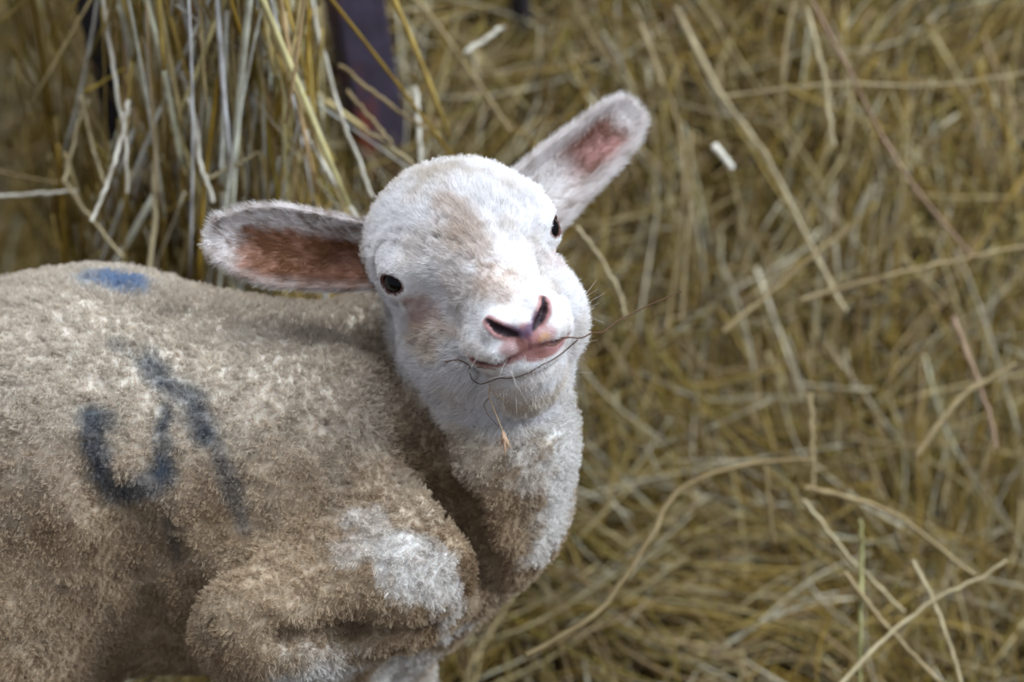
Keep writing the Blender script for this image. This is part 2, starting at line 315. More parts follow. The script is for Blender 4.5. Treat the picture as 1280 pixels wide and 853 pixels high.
# ------------------------------------------------------------------ stalks one can pick out
def stalk(label, pts, r, col, name='hay_stalk', flat=.8, n=22, nodes=()):
    """pts (px, py, depth); r radius in mm"""
    L = catmull([P(*p) for p in pts], n); L = L + rng.normal(size=L.shape) * .00035 + np.cumsum(rng.normal(size=L.shape), 0) * .0002
    v, f, c = tubes(L[None], np.array([[r * .001] * n]) * (np.linspace(1.05, .75, n) + .12 * (np.arange(n) % 7 == 3))[None], [lin(*col)], 8, [flat])
    base = L[np.argmin(L[:, 2])]
    e = empty('x', base); o = mesh_obj(name, v, f, M_hay, e, c); o.parent = None; o.location = base; bpy.data.objects.remove(e)
    return tag(o, label, 'hay stalk')
pale = (236, 230, 214); straw = (196, 180, 142); tan = (168, 148, 108); dull = (148, 128, 88); pink = (176, 146, 120)
G = [
 ('long white stalk curving down past the dark metal post to the ear', [(385, -20, 1.42), (402, 60, 1.42), (425, 140, 1.42), (448, 200, 1.42), (466, 248, 1.42)], 1.9, pale),
 ('pale jointed stalk slanting down to the base of the cupped ear', [(372, 150, 1.41), (405, 205, 1.41), (450, 275, 1.41)], 2.1, pale),
 ('thick pale stalk hanging straight down beside the black post', [(190, -20, 1.43), (191, 90, 1.43), (193, 240, 1.43), (186, 340, 1.43)], 2.6, straw),
 ('white stalk crossing in front of the black post and bending at its foot', [(128, -20, 1.40), (138, 60, 1.40), (148, 125, 1.40), (155, 170, 1.40), (158, 240, 1.41)], 1.7, pale),
 ('short white stalk leaning the other way from the foot of the black post', [(160, 125, 1.39), (146, 190, 1.39), (114, 274, 1.39)], 1.9, pale),
 ('bent stalk forming an upside-down V over the dark hollow', [(80, 226, 1.42), (98, 150, 1.42), (112, 126, 1.42)], 1.4, straw),
 ('thin stalk running down from the point of the bent V', [(102, 118, 1.42), (116, 180, 1.42), (132, 232, 1.42)], 1.5, straw),
 ('golden stalk running across behind the hanging hay', [(104, 116, 1.44), (150, 90, 1.44), (200, 66, 1.44), (252, 46, 1.44)], 1.1, (196, 170, 70)),
 ('white stalk with a cut end hanging over the middle of the hanging hay', [(226, 88, 1.40), (242, 150, 1.40), (250, 200, 1.40), (264, 250, 1.40)], 2.2, pale),
 ('pale stalk lying level across the dark hollow', [(-15, 246, 1.44), (40, 240, 1.44), (96, 235, 1.44)], 1.5, pale),
 ('dull stalk slanting above the pale level stalk', [(-15, 212, 1.45), (40, 222, 1.45), (95, 230, 1.45)], 1.3, tan),
 ('yellow stalk slanting down to the top of the back', [(80, 226, 1.43), (112, 272, 1.43), (155, 326, 1.42)], 1.8, straw),
 ('tall thin stalk hanging behind the blue spot on the back', [(258, -20, 1.42), (260, 60, 1.42), (252, 130, 1.42), (248, 170, 1.42)], 1.9, pale),
 ('pale stalk poking out level from the hanging hay to the tip of the ear', [(262, 222, 1.41), (292, 208, 1.41), (324, 190, 1.41)], 1.5, straw),
 ('short upright white stalk beside the metal post above the crown', [(520, 108, 1.46), (523, 150, 1.46), (527, 205, 1.46)], 2.1, pale),
 ('stalk slanting across the face of the rusty post, upper of the two', [(424, 80, 1.43), (470, 118, 1.43), (505, 146, 1.43), (545, 170, 1.44)], 1.9, tan),
 ('stalk slanting across the face of the rusty post, lower of the two', [(432, 112, 1.43), (460, 144, 1.43), (492, 178, 1.43)], 1.8, tan),
 ('stalk lying across the orange rust at the foot of the post', [(455, 164, 1.43), (485, 184, 1.43), (515, 208, 1.43)], 1.7, straw),
 ('long stalk running down from the top edge towards the upright ear', [(508, -10, 1.52), (545, 28, 1.52), (590, 90, 1.52), (640, 162, 1.52)], 2.2, tan),
 ('short white stalk end lying beside the thin dark post', [(582, 66, 1.50), (605, 50, 1.50), (630, 32, 1.50)], 2.2, pale),
 ('very long brown stalk running from the top edge down the heap', [(1005, -20, 1.50), (1050, 65, 1.50), (1100, 165, 1.51), (1150, 245, 1.51), (1215, 320, 1.52)], 1.8, pink),
 ('thin upright stalk bowed over the middle of the heap', [(992, 0, 1.54), (981, 70, 1.54), (980, 140, 1.54), (990, 200, 1.54)], 1.6, tan),
 ('pale blade hanging beside the very long brown stalk', [(1008, 10, 1.51), (1030, 90, 1.51), (1042, 180, 1.51)], 2.6, straw),
 ('broad bundle-like stalk sloping down from the upright ear side of the heap', [(845, 10, 1.56), (900, 115, 1.55), (960, 200, 1.54), (1010, 300, 1.54), (1055, 390, 1.53)], 3.4, straw),
 ('stalk hanging past the tip of the upright ear', [(800, 30, 1.55), (835, 120, 1.55), (855, 190, 1.54), (850, 300, 1.54), (832, 410, 1.53)], 2.2, tan),
 ('stalk standing clear right of the stalk that passes the ear tip', [(862, 160, 1.54), (862, 250, 1.54), (850, 400, 1.53)], 1.7, tan),
 ('straight stalk slanting upwards across the heap below its middle', [(905, 415, 1.50), (960, 368, 1.50), (1060, 284, 1.50)], 2.2, tan),
 ('long thin stalk running level to the edge at mid height', [(1000, 375, 1.50), (1100, 345, 1.50), (1200, 322, 1.50), (1300, 305, 1.50)], 2.2, tan),
 ('thin stalk lying level near the top corner of the heap', [(900, 122, 1.53), (1050, 106, 1.53), (1160, 105, 1.53), (1300, 86, 1.53)], 1.2, straw),
 ('thick curved stalk sweeping up from the floor to the middle of the heap', [(655, 820, 1.36), (745, 765, 1.38), (800, 690, 1.40), (850, 612, 1.42), (930, 582, 1.43), (1012, 572, 1.44)], 2.5, dull),
 ('upright stalk standing over the bend of the thick curved stalk', [(1014, 492, 1.45), (1015, 560, 1.45), (1016, 615, 1.45)], 2.1, tan),
 ('short upright stalk below the end of the thick curved stalk', [(955, 572, 1.45), (960, 625, 1.45), (967, 678, 1.45)], 1.9, dull),
 ('curved tan stalk arching away from the tip of the pale cut stalk', [(1005, 610, 1.44), (1060, 622, 1.44), (1120, 648, 1.44), (1180, 690, 1.44), (1220, 720, 1.44)], 2.6, tan),
 ('pale stalk with a bright cut end slanting down the lower heap', [(1002, 624, 1.43), (1040, 672, 1.43), (1080, 718, 1.43), (1130, 765, 1.43)], 2.4, straw),
 ('greenish upright stalk crossing in the lower heap', [(1074, 648, 1.41), (1076, 700, 1.41), (1073, 780, 1.40), (1072, 860, 1.40)], 2.3, (170, 166, 112)),
 ('stalk slanting down from the greenish stalk to the bottom edge', [(1056, 716, 1.40), (1110, 785, 1.40), (1190, 868, 1.40)], 2.4, tan),
 ('pale stalk rising from the bottom edge to the edge of the heap', [(1045, 862, 1.38), (1100, 805, 1.39), (1160, 757, 1.40), (1215, 728, 1.40), (1256, 704, 1.40)], 2.2, straw),
 ('thin pale stalk crossing the rising stalk near the bottom corner', [(1140, 700, 1.40), (1170, 765, 1.40), (1200, 860, 1.39)], 2.0, straw),
 ('stalk slanting up behind the chest towards the middle of the heap', [(1145, 570, 1.46), (1200, 500, 1.46), (1270, 455, 1.46)], 2.2, tan),
 ('dry stalk dropping steeply on the far side of the heap', [(1190, 395, 1.47), (1215, 460, 1.47), (1238, 520, 1.47), (1247, 560, 1.47)], 2.2, pink),
 ('pale curved blade beside the cheek below the upright ear', [(722, 285, 1.44), (748, 325, 1.44), (770, 362, 1.44), (782, 395, 1.44)], 2.4, straw),
 ('bright short stalk end behind the upright ear', [(892, 182, 1.50), (905, 198, 1.50), (915, 212, 1.50)], 3.0, pale),
]
for k, (lab, pts, r, col) in enumerate(G): stalk(lab, pts, r * .78, col)

# ------------------------------------------------------------------ the lamb: signed distance body
EYEMID = P(591, 321, 1.235)
e_im = V3(0.956, 0.293)                       # eye line in the photo (right, up)
E = RIGHT * e_im[0] + UP * e_im[1]
D = RIGHT * 0.293 - UP * 0.956
F = -nz(EYEMID - CAM)
E = nz(E - F * (E @ F)); D = nz(D - F * (D @ F) - E * (D @ E))
hf = nz(E * 0.19 + D * 0.36 + F * 0.91)
hx = nz(E - hf * (E @ hf)); hu = np.cross(hx, hf)
if hu @ UP < 0: hu = -hu
HM = np.stack([hx, hf, hu])                    # world -> head axes
def H(x, y, z): return EYEMID + (hx * x + hf * y + hu * z) * 0.01
def to_head(p): return ((p - EYEMID) @ HM.T) * 100   # cm

def smin(a, b, k):
    h = np.clip(0.5 + 0.5 * (b - a) / k, 0, 1)
    return b + (a - b) * h - k * h * (1 - h)
def smax(a, b, k): return -smin(-a, -b, k)
def s_ell(p, c, r, M=None):
    q = p - c
    if M is not None: q = q @ np.asarray(M).T
    k0 = np.sqrt(((q / r) ** 2).sum(-1)); k1 = np.sqrt(((q / (np.asarray(r) ** 2)) ** 2).sum(-1)) + 1e-9
    return k0 * (k0 - 1) / k1
def s_cap(p, a, b, ra, rb):
    a = np.asarray(a, float); b = np.asarray(b, float)
    ab = b - a; t = np.clip(((p - a) @ ab) / (ab @ ab), 0, 1)
    return np.sqrt(((p - a - t[..., None] * ab) ** 2).sum(-1)) - (ra + (rb - ra) * t)

EYES = [V3(-3.85, 0.45, 0.50), V3(3.60, 0.45, 0.20)]; ER = 1.0
EDIR = [nz(V3(-0.80, 0.56, 0.12)), nz(V3(0.80, 0.56, 0.12))]
def eye_frame(i):
    d = EDIR[i]; f = nz(V3(0, 1, 0) - d * d[1]); return np.stack([f, np.cross(d, f) * (1 if i else -1), d])
def NOSTRIL(s):
    p = [(.42 * s - .2, 8.3, -1.32), (.80 * s - .2, 8.22, -1.12), (1.2 * s - .2, 7.95, -.78), (1.52 * s - .2, 7.55, -.30)]; r = [.10, .24, .22, .09]
    return [(p[k], p[k + 1], r[k], r[k + 1]) for k in range(3)]
def MOUTH(s): return [(-.2, 8.35, -2.32), (1.0 * s - .2, 8.15, -2.5), (1.9 * s - .2, 7.35, -2.6), (2.8 * s - .2, 5.8, -2.6)]
def head_sdf(q):      # q in head cm
    d = s_ell(q, V3(-.15, -2.7, 0.0), V3(4.6, 5.0, 4.0))
    d = smin(d, s_ell(q, V3(0, -0.6, 0.6), V3(4.2, 3.6, 3.1)), 1.0)
    for s in (-1, 1):
        d = smin(d, s_ell(q, V3(3.3 * s, 0.1, 1.15), V3(1.35, 1.7, 1.0)), 0.9)     # brow
    d = smin(d, s_cap(q, (0, 0.8, 0.0), (-.1, 5.5, -0.85), 2.75, 1.75), 1.2)         # nose bridge
    d = smin(d, s_ell(q, V3(-.05, 5.8, -2.3), V3(2.8, 2.3, 1.9)), 1.0)               # muzzle
    d = smin(d, s_ell(q, V3(-.1, 7.0, -3.2), V3(1.75, 1.1, .65)), .35)                # lower lip
    for s in (-1, 1):
        d = smin(d, s_ell(q, V3(2.45 * s - .1, 0.4, -3.4), V3(2.1, 3.8, 3.0)), 1.2)      # cheek
        d = smin(d, s_ell(q, V3(1.0 * s - .2, 7.15, -1.95), V3(1.4, 1.15, 0.75)), 0.45)  # upper lip
        d = smin(d, s_ell(q, V3(1.05 * s - .2, 7.3, -.85), V3(0.85, 0.8, 0.7)), 0.5)  # alar fold
    d = smin(d, s_ell(q, V3(-.2, 7.55, -1.35), V3(0.75, 0.85, 1.0)), 0.35)            # nose pad
    d = smin(d, s_ell(q, V3(-.15, 5.6, -4.1), V3(1.8, 1.8, 1.2)), 0.35)             # chin and lower lip
    d = smin(d, s_cap(q, (-.1, 4.4, -5.3), (-.4, -1.5, -5.6), 1.9, 3.6), 1.4)          # jaw
    for i in (0, 1):
        M = eye_frame(i)
        d = smin(d, s_cap(q, EYES[i], EYES[i] + 0.01, ER + 0.16, ER + 0.16), 0.35)
        d = smax(d, -s_ell(q, EYES[i] + EDIR[i] * 1.15, V3(0.66, 0.47, 0.9), M), 0.10)
    for s in (-1, 1):
        for a, b, ra, rb in NOSTRIL(s): d = smax(d, -s_cap(q, a, b, ra, rb), 0.12)
        d = smax(d, -s_cap(q, (0.75 * s - .2, 7.5, -1.2), (1.35 * s - .2, 7.1, -.7), 0.28, 0.30), 0.12)
        m = MOUTH(s)
        for a, b in zip(m, m[1:]): d = smax(d, -s_cap(q, a, b, 0.15, 0.13), 0.15)
    d = smax(d, -s_cap(q, (-.2, 8.57, -1.4), (-.2, 8.4, -2.3), 0.09, 0.13), 0.15)      # philtrum
    return d

BODY = []   # (kind, args, k)
def cap(a, b, ra, rb, k=0.03): BODY.append(('c', (a, b, ra, rb), k))
def ell(c, r, M, k=0.03): BODY.append(('e', (c, r, M), k))
def cut(pts, r, k=0.012):
    pts = [P(*p) for p in pts]
    for a, b in zip(pts, pts[1:]): BODY.append(('x', (a, b, r, r), k))
CM = np.stack([RIGHT, UP, FWD])
def rotM(deg):   # ellipsoid axes turned in the plane facing us
    a = math.radians(deg); return np.stack([RIGHT * math.cos(a) - UP * math.sin(a), RIGHT * math.sin(a) + UP * math.cos(a), FWD])
cap(P(-190, 550, 1.345), P(130, 553, 1.33), .083, .088)
cap(P(130, 553, 1.33), P(330, 580, 1.325), .088, .080)
cap(P(330, 580, 1.325), P(450, 595, 1.32), .080, .074, .03)
ell(P(150, 600, 1.31), V3(.105, .085, .085), rotM(5))          # flank
ell(P(380, 590, 1.29), V3(.085, .075, .055), rotM(20))          # shoulder blade
ell(P(495, 690, 1.255), V3(.042, .040, .040), rotM(35), .025)    # point of the shoulder
cap(P(480, 720, 1.255), P(315, 760, 1.25), .036, .040, .022)     # upper arm
ell(P(345, 768, 1.25), V3(.038, .032, .04), rotM(0), .015)       # elbow mass
ell(P(588, 640, 1.305), V3(.044, .054, .055), rotM(28), .03)    # breast
cap(P(600, 610, 1.285), P(615, 550, 1.270), .046, .041, .02)      # neck
cap(P(615, 550, 1.270), P(608, 440, 1.285), .041, .042, .012)
cap(P(470, 560, 1.345), P(560, 400, 1.325), .055, .048, .03)     # nape
ell(P(-10, 780, 1.285), V3(.06, .085, .055), rotM(-12), .03)    # thigh
ell(P(-170, 640, 1.31), V3(.075, .09, .07), rotM(0), .03)        # rump
cap(P(130, 715, 1.335), P(380, 735, 1.335), .050, .045, .03)      # belly
cap(P(390, 735, 1.34), P(500, 730, 1.33), .050, .042, .03)       # brisket
g = lambda p, z: V3(p[0], p[1], z)
def leg(top, knee, ank, toe, r):
    cap(top, knee, r[0], r[1], .02); cap(knee, ank, r[1], r[2], .01); cap(ank, toe, r[2], r[2] * 1.05, .008)
pf = P(395, 770, 1.275); leg(pf, g(pf + V3(.012, -.004, 0), .135), g(pf + V3(.008, -.002, 0), .05), g(pf + V3(.016, -.012, 0), .022), (.031, .0165, .0125))
pg = P(470, 775, 1.345); leg(pg, g(pg + V3(.012, -.004, 0), .135), g(pg + V3(.008, -.002, 0), .05), g(pg + V3(.016, -.012, 0), .022), (.031, .0165, .0125))
ph = P(-40, 800, 1.29); leg(ph, g(ph + V3(-.055, .0, 0), .125), g(ph + V3(-.035, -.0, 0), .045), g(ph + V3(-.026, -.01, 0), .020), (.045, .0165, .0125))
pi_ = P(-70, 790, 1.39); leg(pi_, g(pi_ + V3(-.055, .0, 0), .125), g(pi_ + V3(-.035, -.0, 0), .045), g(pi_ + V3(-.026, -.01, 0), .020), (.045, .0165, .0125))
tl = P(-360, 560, 1.35); cap(tl, tl + V3(-.03, 0.01, -.05), .018, .016, .02); cap(tl + V3(-.03, .01, -.05), tl + V3(-.035, .01, -.17), .016, .011, .01)
FEET = [pf, pg, ph, pi_]
# folds in the skin
cut([(478, 405, 1.268), (505, 480, 1.252), (535, 560, 1.244), (575, 640, 1.249), (600, 700, 1.259)], .0062, .022)
cut([(150, 625, 1.224), (180, 662, 1.229), (212, 705, 1.232), (240, 748, 1.233), (250, 800, 1.241), (262, 850, 1.25)], .0065, .012)
cut([(345, 640, 1.222), (290, 698, 1.219), (240, 742, 1.231)], .0045, .012)
cut([(95, 570, 1.217), (150, 680, 1.225), (215, 790, 1.262)], .006, .014)
cut([(300, 600, 1.222), (266, 680, 1.224), (240, 735, 1.230)], .0035, .009)
cut([(205, 640, 1.224), (224, 695, 1.230), (240, 740, 1.232)], .0035, .009)
cut([(120, 700, 1.226), (165, 740, 1.240), (200, 800, 1.262)], .004, .012)
cut([(350, 794, 1.216), (440, 789, 1.226), (540, 782, 1.236)], .003, .016)
cut([(560, 620, 1.247), (590, 700, 1.260), (612, 735, 1.268)], .004, .018)

def lamb_sdf(p):
    d = None
    for kind, a, k in BODY:
        if kind == 'x': continue
        n = s_cap(p, *a) if kind == 'c' else s_ell(p, *a)
        d = n if d is None else smin(d, n, k)
    for kind, a, k in BODY:
        if kind == 'x': d = smax(d, -s_cap(p, *a), k)
    out = d
    near = ((p - H(0, 0.5, -1)) ** 2).sum(-1) < 0.14 ** 2
    hd = head_sdf(to_head(p[near])) * 0.01
    out[near] = smin(out[near], hd, .014)
    # toes: a cleft in each hoof
    return out

def axis(segs):
    xs = []
    for a, b, s in segs: xs.append(np.arange(a, b, s))
    return np.concatenate(xs)
hc_ = EYEMID
q_ = 2.2 if FAST else 1.45
X = axis([(-.42, hc_[0] - .065, .0052), (hc_[0] - .065, hc_[0] + .09, q_ * .001), (hc_[0] + .09, .12, .0045)])
Y = axis([(.82, hc_[1] - .085, .0045), (hc_[1] - .085, hc_[1] + .07, q_ * .001), (hc_[1] + .07, 1.26, .0052)])
Z = axis([(-.002, hc_[2] - .10, .0050), (hc_[2] - .10, hc_[2] + .06, q_ * .001), (hc_[2] + .06, .50, .0045)])
def surface_nets(X, Y, Z, fn):
    nx, ny, nz_ = len(X), len(Y), len(Z)
    Fv = np.empty((nx, ny, nz_), np.float32)
    YY, ZZ = np.meshgrid(Y, Z, indexing='ij')
    for i in range(0, nx, 8):
        xs = X[i:i + 8]
        p = np.empty((len(xs), ny, nz_, 3)); p[..., 0] = xs[:, None, None]; p[..., 1] = YY; p[..., 2] = ZZ
        Fv[i:i + 8] = fn(p.reshape(-1, 3)).reshape(len(xs), ny, nz_)
    S = Fv < 0
    c = np.zeros((nx - 1, ny - 1, nz_ - 1), np.uint8)
    for a in (0, 1):
        for b in (0, 1):
            for d in (0, 1): c += S[a:nx - 1 + a, b:ny - 1 + b, d:nz_ - 1 + d]
    act = (c > 0) & (c < 8)
    idx = np.full(act.shape, -1, np.int64); I = np.argwhere(act); idx[act] = np.arange(len(I))
    acc = np.zeros((len(I), 3)); cnt = np.zeros(len(I))
    AX = [X, Y, Z]
    for ax in range(3):
        o1, o2 = [k for k in range(3) if k != ax]
        for a in (0, 1):
            for b in (0, 1):
                p0 = I.copy(); p0[:, o1] += a; p0[:, o2] += b; p1 = p0.copy(); p1[:, ax] += 1
                f0 = Fv[tuple(p0.T)]; f1 = Fv[tuple(p1.T)]; m = (f0 < 0) != (f1 < 0)
                t = np.where(m, f0 / np.where(m, f0 - f1, 1), 0)
                pt = np.stack([AX[k][p0[:, k]] for k in range(3)], 1).astype(float)
                pt[:, ax] += t * (AX[ax][p1[:, ax]] - AX[ax][p0[:, ax]])
                acc[m] += pt[m]; cnt[m] += 1
    vv = acc / cnt[:, None]
    faces = []
    for ax in range(3):
        o1, o2 = [(1, 2), (2, 0), (0, 1)][ax]
        sl0 = [slice(None)] * 3; sl1 = [slice(None)] * 3
        sl0[ax] = slice(0, -1); sl1[ax] = slice(1, None)
        ch = S[tuple(sl0)] != S[tuple(sl1)]
        K = np.argwhere(ch); ok = (K[:, o1] > 0) & (K[:, o2] > 0) & (K[:, o1] < Fv.shape[o1] - 1) & (K[:, o2] < Fv.shape[o2] - 1)
        K = K[ok]; ins = S[tuple(K.T)]
        def cell(d1, d2):
            q = K.copy(); q[:, o1] -= d1; q[:, o2] -= d2; return idx[tuple(q.T)]
        quad = np.stack([cell(1, 1), cell(0, 1), cell(0, 0), cell(1, 0)], 1)
        quad[~ins] = quad[~ins][:, ::-1]
        faces.append(quad)
    return vv, np.vstack(faces)
bv, bf = surface_nets(X, Y, Z, lamb_sdf)
def grad(fn, p, e=4e-4):
    return np.stack([(fn(p + d) - fn(p - d)) / (2 * e) for d in np.eye(3) * e], 1)
for _ in range(2):
    f0 = lamb_sdf(bv); gr = grad(lamb_sdf, bv)
    bv = bv - np.clip(f0 / ((gr ** 2).sum(1) + 1e-6), -.0015, .0015)[:, None] * gr

# ears: cupped leaves with real thickness, grown onto the head mesh
def ear(axis_pts, widths, nrm_tilt, up_sign, n=34, m=21):
    A = catmull([P(*a) for a in axis_pts], n)
    T = nz(np.gradient(A, axis=0)); t = np.linspace(0, 1, n)
    W = np.interp(t, np.linspace(0, 1, len(widths)), widths)
    W = np.where(t > .82, np.interp(.82, np.linspace(0, 1, len(widths)), widths) * np.sqrt(np.clip(1 - ((t - .82) / .182) ** 2, 0, 1)), W)
    view = nz(F + np.asarray(nrm_tilt))
    N_ = nz(view - T * (T @ view)[:, None]); S_ = nz(np.cross(T, N_)) * up_sign
    s = np.linspace(-1, 1, m)
    cup = .0115 * (1 - .35 * t) * np.minimum(1, W / .018)
    off = (np.abs(s) ** 2.0)[None, :] * cup[:, None]
    ctr = A[:, None] + S_[:, None] * (s[None, :, None] * W[:, None, None]) + N_[:, None] * (off[..., None] - .004)
    th = .0022 * (1 - .6 * np.abs(s) ** 3)[None, :] * np.ones((n, 1)) * (1 - .35 * t)[:, None]
    du = np.gradient(ctr, axis=0); dv = np.gradient(ctr, axis=1)
    nn = nz(np.cross(du, dv)); nn = np.where((nn * N_[:, None]).sum(-1, keepdims=True) < 0, -nn, nn)
    fr = ctr + nn * th[..., None] * .5; bk = ctr - nn * th[..., None] * .5
    v = np.vstack([fr.reshape(-1, 3), bk.reshape(-1, 3)]); K = n * m
    f = []
    for i in range(n - 1):
        for j in range(m - 1):
            a, b, c, d = i * m + j, i * m + j + 1, (i + 1) * m + j + 1, (i + 1) * m + j
            f.append((a, b, c, d)); f.append((K + d, K + c, K + b, K + a))
    for i in range(n - 1):
        for j in (0, m - 1):
            a, b = i * m + j, (i + 1) * m + j
            f.append((a, b, K + b, K + a) if j else (b, a, K + a, K + b))
    for j in range(m - 1):
        for i in (0, n - 1):
            a, b = i * m + j, i * m + j + 1
            f.append((b, a, K + a, K + b) if i else (a, b, K + b, K + a))
    f = np.array(f)
    fn_ = np.cross(v[f[0, 1]] - v[f[0, 0]], v[f[0, 3]] - v[f[0, 0]])
    if fn_ @ nn[0, 0] < 0: f = f[:, ::-1]
    info = np.zeros((2 * K, 4)); info[:, 0] = np.tile(np.repeat(t, m), 2); info[:, 1] = np.tile(np.tile(s, n), 2)
    info[:, 2] = np.r_[np.ones(K), -np.ones(K)]; info[:, 3] = 1
    return v, f, info, T, S_, N_
earL = ear([(490, 322, 1.262), (430, 318, 1.258), (350, 308, 1.250), (295, 300, 1.246), (262, 298, 1.244)], [.0160, .0172, .0192, .0205, .0175, .0115, .007], RIGHT * .05 + UP * .05, -1)
earR = ear([(655, 266, 1.292), (700, 222, 1.296), (744, 184, 1.300), (776, 152, 1.304), (795, 134, 1.305)], [.0195, .0182, .0170, .0158, .0140, .0105, .007], -RIGHT * .0 + UP * .0, 1)
nb = len(bv)
info = np.zeros((nb, 4))
av = np.vstack([bv, earL[0], earR[0]]); af = np.vstack([bf, earL[1] + nb, earR[1] + nb + len(earL[0])])
info = np.vstack([info, earL[2], earR[2]]); info[nb + len(earL[0]):, 3] = 2
def vnormals(v, f):
    a = np.cross(v[f[:, 2]] - v[f[:, 0]], v[f[:, 3]] - v[f[:, 1]]); n = np.zeros_like(v)
    for k in range(4): np.add.at(n, f[:, k], a)
    return nz(n)
an = vnormals(av, af)
print('lamb verts', len(av))

# where the marks lie on the flank: strokes run along the fleece itself
bvh = BVHTree.FromPolygons([tuple(x) for x in bv], [tuple(x) for x in bf.tolist()])
def on_lamb(px, py, lift=0.0):
    d = nz(P(px, py, 1) - CAM); h = bvh.ray_cast(Vector(CAM), Vector(d))
    return None if h[0] is None else np.array(h[0]) + np.array(h[1]) * lift
def stroke(pts, n=14):
    uv = catmull([(x, y, 0) for x, y in pts], n)
    return [q for q in (on_lamb(x, y) for x, y, _ in uv) if q is not None]
MARKS = [(stroke([(112, 525), (122, 570), (135, 605), (160, 612), (190, 605), (205, 590)]), .0075, .9),
         (stroke([(200, 590), (203, 550), (206, 515)]), .0040, .9),
         (stroke([(185, 452), (205, 480), (240, 500), (255, 540)]), .0080, .85),
         (stroke([(255, 540), (275, 570), (292, 620), (305, 660)]), .0050, .6),
         (stroke([(118, 520), (135, 530)]), .0060, .6),
         (stroke([(140, 430), (165, 445)]), .006, .35),
         (stroke([(212, 655), (222, 690)]), .006, .45)]
SPOT = on_lamb(150, 352)
def seg_dist(p, pts):
    d = np.full(len(p), 9.0)
    for a, b in zip(pts, pts[1:]):
        ab = b - a; t = np.clip(((p - a) @ ab) / (ab @ ab + 1e-12), 0, 1)
        d = np.minimum(d, np.sqrt(((p - a - t[:, None] * ab) ** 2).sum(1)))
    return d
mix = lambda a, b, t: a + (b - a) * np.clip(t, 0, 1)[..., None]
SOIL = [(on_lamb(x, y), r, a) for x, y, r, a in ((500, 470, .014, .5), (530, 540, .018, .6), (555, 610, .020, .6), (575, 670, .020, .65), (590, 715, .016, .7), (540, 665, .014, .5), (470, 430, .012, .4), (440, 795, .016, .4), (150, 690, .02, .3), (240, 745, .014, .5))]
PATCH = [(P(392, 862, 1.245), .034, .95), (P(470, 862, 1.315), .040, .95), (on_lamb(440, 650), .010, .6), (on_lamb(450, 690), .012, .5), (on_lamb(470, 670), .016, .6), (on_lamb(500, 695), .019, .9), (on_lamb(535, 725), .017, .85), (on_lamb(552, 750), .012, .8), (on_lamb(640, 740), .014, .8), (on_lamb(600, 775), .016, .9), (on_lamb(560, 790), .012, .8),
         (on_lamb(700, 500), .026, .95), (on_lamb(708, 530), .023, .95), (on_lamb(710, 565), .022, .95), (on_lamb(706, 600), .022, .95), (on_lamb(694, 640), .021, .92), (on_lamb(560, 770), .014, .6), (on_lamb(680, 685), .014, .85), (on_lamb(655, 560), .010, .5), (on_lamb(665, 600), .010, .5)]  # white wool of neck and chest, enlarged to paint in light from that side
